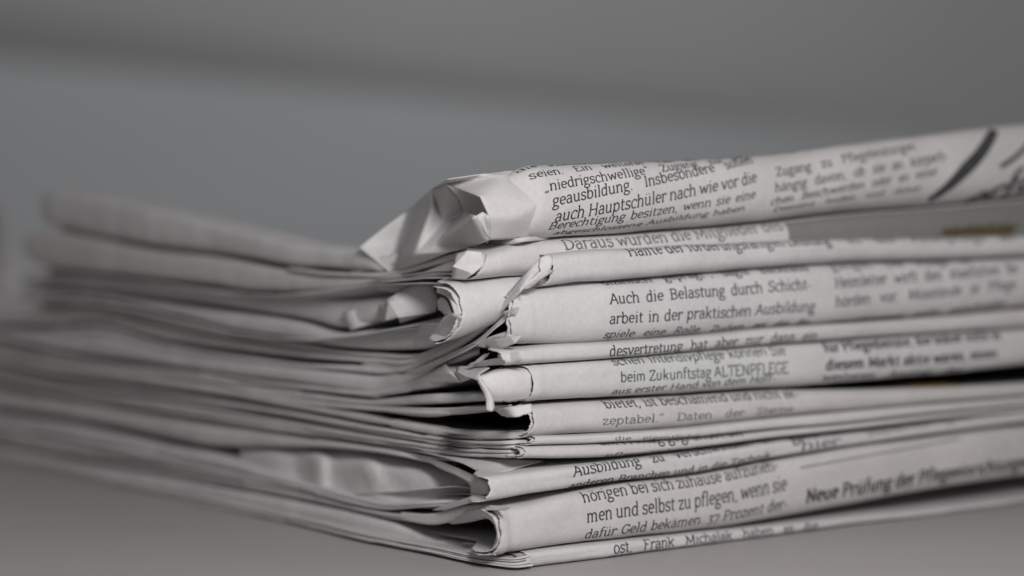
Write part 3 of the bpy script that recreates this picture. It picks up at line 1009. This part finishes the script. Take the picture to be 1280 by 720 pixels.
N4_R = [(652, 364, 430), (700, 358, 430), (760, 353, 427), (800, 350, 424), (860, 344, 419), (900, 341, 417), (960, 336, 410), (1060, 330, 403), (1160, 327, 396), (1290, 322, 385)]
newspaper('thick fold in the upper middle reading Auch die Belastung durch Schichtarbeit', N4_R, (653, 637, 646),
          [([(2, 410, 426), (60, 410, 438), (120, 408, 448), (180, 422, 456), (250, 436, 466), (310, 444, 474), (380, 452, 481), (440, 455, 489), (475, 458, 492), (520, 458, 476), (560, 448, 460, 2), (600, 430, 445, 6)], 2, dict(fr=[0, .25, 1]))],
          lines=[('dizinisch geprägt“, sagte Backhaus', 755, 357, 1012, 339),
                 ('Auch die Belastung durch Schicht-', 762, 381, 1014, 362, dict(em=2.3)),
                 ('arbeit in der praktischen Ausbildung', 761, 405, 1018, 389, dict(em=2.3)),
                 ('spiele eine Rolle. Zudem sei die Be-', 753, 422, 1012, 404, dict(em=1.9)),
                 ('lastung durch den', 760, 428, 960, 412, dict(em=1.4)),
                 ('gungen. Der Pflege in', 1040, 338, 1215, 330, dict(mi=1)),
                 ('Heimleiter wirft den staatlichen Be-', 1043, 361, 1276, 341, dict(em=2.3)),
                 ('hörden vor, Missstände in Pflege-', 1043, 384, 1273, 361, dict(em=2.3)),
                 ('einrichtungen nicht entschieden', 1035, 403, 1255, 382)],
          prints=lambda sp, buf: sp.print_patch(sp.inv(1258, 385)[0], R_FAR - 30, -.9, -.65, buf, 2, ragged=1),
          extra=n4_extra, mats=(1, 0, 1), nose=0.0, depth=3.6, seed=5, sag=(11, 8), inks=(INK, INK_S, INK_R), creases=((RP(669, 400)[0], .16, -.10, -.7), (RP(664, 400)[0], .5, .12, -.8)),
          inner=((.4, (646, 634, 640), .4),))

# N5 ------------------------------------------------
def n5_extra(root, pm, sp):
    V = [(557, 455, -1), (566, 466, -2.5), (577, 478, -2), (560, 478, -1), (534, 468, 0), (537, 478, 0), (495, 484, 0), (475, 490, 0), (476, 495, 0.5), (510, 490, .5)]
    facets('crumpled_corner', V, [(0, 1, 4), (1, 2, 3), (1, 3, 5, 4), (4, 5, 6), (5, 9, 6), (6, 9, 8, 7)], root, pm[1], seed=51, rough=.06)
    V = [(590, 458, -3), (605, 444, -4), (612, 441, -5), (603, 451, -4.5), (622, 443, -5), (623, 447, -5), (655, 438, -4.5), (657, 448, -5), (640, 455, -4), (610, 457, -4)]
    facets('torn_flap', V, [(0, 1, 3), (1, 2, 3), (3, 5, 9), (5, 4, 6, 7), (5, 7, 8), (5, 8, 9), (0, 3, 9)], root, pm[1], seed=52, rough=.12)
    patch('torn_flap', [[(583, 457, -3.5), (596, 450, -4), (606, 442, -4)], [(588, 459, -3.5), (600, 452, -4.2), (611, 444, -4)]], root, TORN, n=20, m=2, rough=.2, seed=53, ragged=.2)


N5_R = [(640, 436, 456), (700, 430, 452), (760, 427, 448), (860, 420, 440), (960, 411, 431), (1060, 404, 424), (1160, 397, 417), (1290, 386, 409)]
newspaper('thin flat fold reading desvertretung hat aber nur, above the green printed line', N5_R, (626, 628, 640),
          [([(250, 466, 470), (310, 474, 479), (380, 481, 487), (440, 487, 494), (475, 486, 497), (510, 474, 491), (540, 462, 487), (557, 457, 480), (580, 463, 478, 1), (610, 450, 466, 4)], 1, dict(wrap=False))],
          lines=[('desvertretung hat aber nur dann ein', 760, 445, 1019, 424, dict(em=2.0))],
          extra=n5_extra, mats=(0, 1, 1), nose=-.3, depth=2.2, seed=6, sag=(8, 6))

# N6 ------------------------------------------------ green print, torn flap
def n6_extra(root, pm, sp):
    # the broad white flap left of the tear
    r = 'r'
    patch('torn_flap', [[(606, 468, 5, r), (622, 461, 5, r), (645, 458.5, 5, r), (659, 459, 5, r)],
                        [(600, 470, 1.6, r), (619, 464, 1.3, r), (642, 461, 1.2, r), (661, 462, .9, r)],
                        [(597, 473, .5, r), (617, 467.5, .2, r), (642, 465, .2, r), (663, 466, .2, r)],
                        [(600, 480, .1, r), (618, 477, -.2, r), (640, 476, -.3, r), (664, 475, -.1, r)],
                        [(606, 492, .4, r), (621, 490, -.1, r), (640, 490, -.2, r), (664, 487, .1, r)],
                        [(613, 503, 1.3, r), (622, 502, .9, r), (640, 502, .9, r), (662, 498, .8, r)]], root, TORN, n=46, m=5, rough=.12, seed=61, ragged=.15)
    patch('torn_flap', [[(595, 472, .3, r), (601, 484, .0, r), (607, 497, -.2, r), (608, 512, -.3, r)],
                        [(599, 473, -.2, r), (606, 484, -.6, r), (613, 497, -.8, r), (614, 514, -.8, r)],
                        [(602, 474, .1, r), (610, 485, -.1, r), (616, 497, -.3, r), (618, 510, -.5, r)]], root, TORN, n=30, m=4, rough=.22, seed=62, ragged=.35)
    V = [(558, 456, 0), (570, 464, -3), (585, 472, -5), (596, 475, -6), (600, 468, -5), (612, 460, -4), (590, 458, -2), (577, 478, -2.5), (572, 458, -1), (588, 474, -4)]
    facets('torn_flap', V, [(1, 8, 6, 2), (2, 6, 4), (2, 4, 3), (6, 5, 4), (1, 2, 9, 7)], root, pm[1], seed=63, rough=.15)


N6_R = [(664, 456, 502), (700, 453, 500), (760, 449, 497), (860, 441, 491), (960, 432, 485), (1060, 425, 478), (1160, 418, 470), (1290, 410, 455)]
newspaper('newspaper with a green printed line on the ALTENPFLEGE day and a broad torn white flap', N6_R, (662, 667, 664),
          [([(300, 480, 486), (350, 486, 494), (400, 491, 503), (460, 496, 508), (520, 491, 507), (560, 489, 506), (600, 489, 504), (618, 487, 503, 1), (650, 485, 500, 6)], 1, dict(wrap=False))],
          lines=[('schen Intensivpflege können Sie', 767, 457, 983, 444, dict(sans=1)),
                 ('beim Zukunftstag ALTENPFLEGE', 775, 478, 985, 467, dict(em=2.25, sans=1)),
                 ('aus erster Hand von dem Hoff-', 763, 492, 968, 476, dict(sans=1, em=1.6)),
                 ('für Pflegedienste, die bisher nicht in', 1031, 441, 1252, 424, dict(em=2.25, bold=1, mi=1)),
                 ('diesem Markt aktiv waren, einen', 1032, 463, 1246, 447, dict(em=2.25, bold=1, mi=1)),
                 ('weiteren Anstieg der', 1025, 476, 1200, 464, dict(mi=1))],
          extra=n6_extra, mats=(1, 1, 0), nose=-.4, depth=3.2, power=2.8, seed=7, sag=(6, 5), inks=(INK_G, INK), creases=((RP(672, 480)[0], .5, .14, .2),))

# N7 ------------------------------------------------ dark slot
def n7_extra(root, pm, sp):
    patch('torn_flap', [[(618, 512, -2.5), (640, 508, -4.5), (664, 505, -4)], [(628, 520, -3), (646, 521, -5), (666, 515, -4.6)]], root, TORN, n=20, m=4, rough=.15, seed=71, ragged=.12)
    patch('inner_page', [[(470, 507, 2), (540, 510, 0), (600, 508, -1), (640, 506, -2)], [(470, 513, 2), (540, 521, .5), (600, 513, 0), (632, 512, -1)]], root, pm[0], n=30, m=4, rough=.08, seed=72)


def n7_prints_and_shade(sp, buf):
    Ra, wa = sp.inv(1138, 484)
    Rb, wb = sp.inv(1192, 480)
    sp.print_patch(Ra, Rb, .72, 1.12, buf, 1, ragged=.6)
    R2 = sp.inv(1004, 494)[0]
    sp.print_patch(R2, Ra, .82, 1.15, buf, 0, ragged=.6)  # black patches, here and below, paint the dark gap over this fold
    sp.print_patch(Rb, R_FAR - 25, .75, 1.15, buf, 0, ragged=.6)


N7_R = [(668, 505, 547), (700, 502, 544), (760, 499, 541), (860, 493, 534), (960, 488, 523), (1060, 486, 514), (1160, 483, 505), (1290, 476, 495)]
newspaper('fold with a long dark slot at its left end, reading zeptabel and bietet', N7_R, (664, 668, 655),
          [([(2, 427, 437), (60, 441, 449), (120, 453, 460), (200, 461, 470), (260, 470, 478), (340, 492, 499), (400, 502, 508), (470, 508, 514), (540, 513, 519), (580, 508, 518, 1), (620, 506, 514, 5)], 1, {}),
           ([(2, 438, 456), (60, 450, 468), (120, 460, 476), (200, 470, 486), (260, 478, 494), (350, 497, 510), (400, 506, 519), (450, 515, 529), (500, 526, 536), (555, 535, 546), (600, 538, 550), (640, 538, 550), (670, 536, 548, 4)], 1, dict(leaf=1.5))],
          lines=[('bietet, ist beschämend und nicht ak-', 757, 511, 1000, 497, dict(em=2.2)),
                 ('zeptabel.“ Daten der Sterne', 752, 531, 990, 514, dict(em=1.6, mi=2)),
                 ],
          prints=n7_prints_and_shade, extra=n7_extra, mats=(2, 0, 0), nose=.4, depth=3.4, seed=8, sag=(5, 4), inks=(INK, INK_Y, INK_S), hide=16.0,
          inner=((.35, (660, 664, 652), .5),))

# N8 ------------------------------------------------
N8_R = [(672, 545, 556), (720, 544, 555), (760, 542, 553), (860, 535, 547), (960, 524, 537), (1060, 515, 528), (1160, 506, 517), (1290, 496, 505)]
newspaper('thinnest light grey fold in the lower middle with hardly readable print, under the dark slot', N8_R, (672, 668, 660),
          [([(2, 458, 470), (60, 470, 480), (120, 478, 488), (200, 488, 498), (260, 496, 508), (350, 510, 523), (400, 520, 532), (450, 530, 541), (500, 537, 549), (555, 547, 557), (600, 551, 560), (640, 550, 561), (680, 548, 556, 4)], 2, {})],
          lines=[('die eigentliche Verpflichtung der', 768, 550, 1000, 533, dict(em=.85, mi=0))],
          mats=(1, 0, 1), nose=-.2, depth=1.5, seed=9, sag=(4, 3), rough=.6, inks=(INK_S,),
          inner=((.25, (668, 662, 655), .4),))

# N9 ------------------------------------------------
N9_R = [(655, 557, 573), (700, 556, 573), (760, 554, 571), (860, 548, 561), (960, 538, 548), (1060, 529, 537), (1160, 518, 525), (1290, 506, 512)]
newspaper('thin fold just above the open pocket with half hidden words am Freitag', N9_R, (655, 657, 652),
          [([(2, 472, 484), (60, 481, 493), (120, 489, 504), (200, 499, 517), (260, 509, 526), (350, 524, 541), (400, 533, 549), (450, 542, 556), (500, 550, 562), (555, 558, 568), (600, 561, 572), (640, 561, 574), (670, 559, 571, 3)], 2, {})],
          lines=[('am Freitag gegründet sei', 751, 557, 930, 545, dict(em=2.3)),
                 ('pflegerische Leistungen zu', 755, 570, 980, 550, dict(em=.9, mi=1))],
          mats=(2, 0, 0), nose=0, depth=1.9, seed=10, sag=(3, 2), rough=.6, inks=(INK, INK_S),
          inner=((.25, (650, 650, 646), .3),))

# N10 ----------------------------------------------- open pocket
def n10_extra(root, pm, sp):
    # back wall of the pocket, softly crumpled
    patch('inner_page', [[(296, 552, 13), (340, 556, 10), (400, 558, 9), (450, 562, 8), (520, 575, 9), (570, 588, 10), (620, 600, 9)],
                         [(300, 568, 4), (340, 569, 2.5), (372, 571, 3.4), (402, 575, 1.4), (414, 577, 3), (465, 582, 1.6), (480, 584, 2.8), (530, 594, 3.5), (575, 604, 8), (620, 610, 9)],
                         [(300, 588, 4), (340, 592, 2.4), (372, 596, 3.4), (402, 603, 1.4), (416, 606, 3), (470, 614, 1.6), (500, 618, 2.6), (540, 622, 4), (580, 624, 7), (620, 626, 8)],
                         [(300, 606, 3), (340, 610, 1.6), (372, 614, 2.2), (402, 620, 1.0), (416, 622, 2), (470, 630, 1.2), (500, 633, 1.6), (540, 635, 3), (580, 634, 6), (620, 634, 7)]],
          root, pm[1], n=110, m=8, rough=.25, seed=101)
    # the top leaf of the cover, its cut edge drooping to the fold
    patch('inner_page', [[(440, 551, 6), (500, 556, 5), (545, 562, 5), (600, 570, 4), (640, 574, 4), (680, 576, 5)],
                         [(440, 552, 3), (490, 560, 2), (535, 567, 0), (575, 578, -2), (595, 588, -4), (608, 596, -7.4)]], root, pm[0], n=60, m=8, rough=.05, seed=102)
    patch('inner_page', [[(455, 556, 4), (500, 562, 3), (540, 573, 1.5), (575, 586, -.5), (600, 598, -3), (610, 606, -5), (611, 618, -5)],
                         [(455, 559, 5), (500, 567, 4), (530, 575, 2), (553, 587, 1), (575, 597, -1), (588, 608, -3), (589, 622, -3)]], root, TORN, n=50, m=4, rough=.08, seed=103)
    V = [(540, 638, -1), (556, 631, -3), (572, 626, -4), (590, 620, -5), (609, 620, -6), (604, 625, -6), (580, 631, -5), (556, 638, -3)]
    facets('torn_flap', V, [(0, 1, 7), (1, 2, 6, 7), (2, 3, 5, 6), (3, 4, 5)], root, pm[0], seed=104, rough=.1)


N10_R = [(612, 594, 627), (660, 588, 618), (700, 583, 612), (760, 576, 603), (860, 565, 592), (900, 560, 585), (960, 552, 573), (1060, 541, 557), (1160, 528, 543), (1290, 512, 527)]
newspaper('newspaper gaping open as a wide pocket on the left face, reading Ausbildung zu verschwinden', N10_R, (608, 612, 606),
          [([(2, 487, 515), (60, 496, 522), (120, 507, 533), (200, 520, 549), (260, 530, 560), (320, 538, 561), (360, 545, 561), (400, 551, 560), (450, 558, 564), (500, 566, 572), (550, 578, 584, 3)], 1, {}),
           ([(2, 518, 546), (60, 526, 556), (120, 537, 567), (200, 554, 581), (260, 566, 592), (330, 588, 606), (400, 609, 619), (440, 619, 629), (480, 628, 637), (530, 626, 634), (580, 624, 631, 3)], 2, dict(fr=[0, .7, 1]))],
          lines=[('Ausbildung zu verschwinden. In', 716, 596, 968, 553, dict(em=2.3)),
                 ('ganz sei', 990, 553, 1062, 541, dict(em=2.4)),
                 ('Deutschland würden Pflegekräfte', 1085, 546, 1216, 524, dict(mi=1)),
                 ('anderen Branchen und in die Technik', 709, 609, 962, 571, dict(em=1.6)),
                 ('hier', 1000, 564, 1050, 556, dict(mi=1))],
          extra=n10_extra, mats=(1, 1, 0), nose=0, depth=2.6, power=3.2, seed=11, sag=(2, 1), inks=(INK, INK_S))

# N11 ----------------------------------------------- thick, round opening
def n11_extra(root, pm, sp):
    # upper lips at the opening
    patch('inner_page', [[(500, 640, 0), (540, 642, -1), (570, 634, -3), (600, 631, -5), (640, 634, -7)], [(500, 650, 0), (540, 656, -2), (565, 652, -3), (596, 639, -6), (630, 638, -7)]], root, pm[0], n=40, m=4, rough=.08, seed=111)
    patch('inner_page', [[(558, 652, -1), (572, 645, -4), (590, 638, -6), (604, 636, -7)], [(566, 655, 0), (590, 652, -2), (606, 648, -4), (616, 646, -5)]], root, pm[1], n=30, m=4, rough=.06, seed=112)
    patch('torn_flap', [[(600, 636, -7), (610, 641, -8), (618, 650, -8.5), (622, 662, -8.5), (624, 674, -8.5)], [(604, 646, -5), (613, 650, -6), (619, 658, -6.5), (621, 668, -7), (618, 682, -7)]], root, TORN, n=30, m=3, rough=.12, seed=113, ragged=.2)
    # the floor inside the fold
    patch('inner_page', [[(480, 664, 2), (540, 683, 0), (580, 690, -3), (612, 690, -6)], [(490, 656, 14), (545, 668, 12), (590, 676, 10), (640, 676, 4)]], root, pm[1], n=30, m=6, rough=.25, seed=114)
    patch('inner_page', [[(575, 688, -2), (595, 690.5, -4), (618, 692, -7)], [(580, 694, -2), (600, 694.5, -4), (620, 694, -7)]], root, TORN, n=20, m=2, rough=.05, seed=115)


def n11_prints(sp, buf):
    sp.print_poly([(1000, 585), (1070, 572), (1130, 562), (1200, 549)], .22, buf, 1)


N11_R = [(622, 634, 694), (660, 628, 688), (700, 618, 682), (760, 606, 675), (860, 594, 664), (900, 587, 660), (960, 575, 650), (1060, 558, 632), (1160, 545, 614), (1290, 529, 594)]
newspaper('thick rounded fold second from the bottom, reading men und selbst zu pflegen', N11_R, (622, 626, 617),
          [([(2, 547, 560), (60, 556, 570), (120, 568, 580), (200, 582, 594), (260, 593, 604), (330, 608, 617), (400, 621, 632), (450, 632, 643), (500, 640, 652), (550, 640, 654), (590, 634, 648, -2), (620, 632, 645, 3)], 2, {}),
           ([(2, 560, 571), (60, 570, 582), (120, 580, 594), (200, 594, 611), (260, 604, 624), (330, 616, 639), (400, 632, 652), (450, 643, 664), (500, 656, 675), (540, 672, 684), (580, 687, 693, -1), (612, 690, 695, -3)], 1, dict(leaf=24))],
          lines=[('können sie einen der Pflegen An-', 712, 615, 975, 574, dict(em=1.7)),
                 ('hörigen bei sich zuhause aufzuneh-', 729, 629, 974, 588, dict(em=2.5)),
                 ('men und selbst zu pflegen, wenn sie', 733, 654, 983, 613, dict(em=2.8)),
                 ('dafür Geld bekämen. 37 Prozent der-', 729, 673, 983, 635, dict(em=2.2)),
                 ('Neue Prüfung der Pflegeeinrichtungen', 1006, 629, 1290, 583, dict(em=2.9, bold=1))],
          prints=n11_prints, extra=n11_extra, mats=(2, 1, 0), nose=0, depth=3.4, power=3.0, seed=12, inks=(INK, INK_S),
          creases=((RP(640, 660)[0], .9, -.22, -.6), (RP(632, 660)[0], .7, .25, -.4)), inner=((.5, (618, 622, 614), .5),))

# N12 ----------------------------------------------- the bottom one
def n12_extra(root, pm, sp):
    pass


N12_R = [(652, 690, 714), (700, 684, 709), (760, 677, 702), (860, 667, 690), (960, 657, 680), (1060, 646, 667), (1160, 636, 653), (1290, 620, 633)]
newspaper('bottom newspaper lying on the table, reading ost, Frank Michalak haben', N12_R, (660, 657, 648),
          [([(2, 571, 577), (60, 582, 588), (120, 594, 602), (200, 611, 618), (260, 624, 633), (330, 639, 648), (400, 652, 664), (450, 664, 677), (500, 675, 687), (540, 683, 695), (580, 692, 704), (610, 695, 709), (645, 696, 713, .5), (665, 692, 711, 3)], 4, {})],
          lines=[('ost, Frank Michalak haben es die', 766, 692, 1021, 660, dict(em=1.75)),
                 ('Stützpunkte der Pfle', 756, 702, 900, 686, dict(em=.9))],
          extra=n12_extra, mats=(1, 0, 1), nose=0, depth=1.8, power=3.0, seed=13, slope=0.012, inner=((.45, (656, 652, 646), .5),))
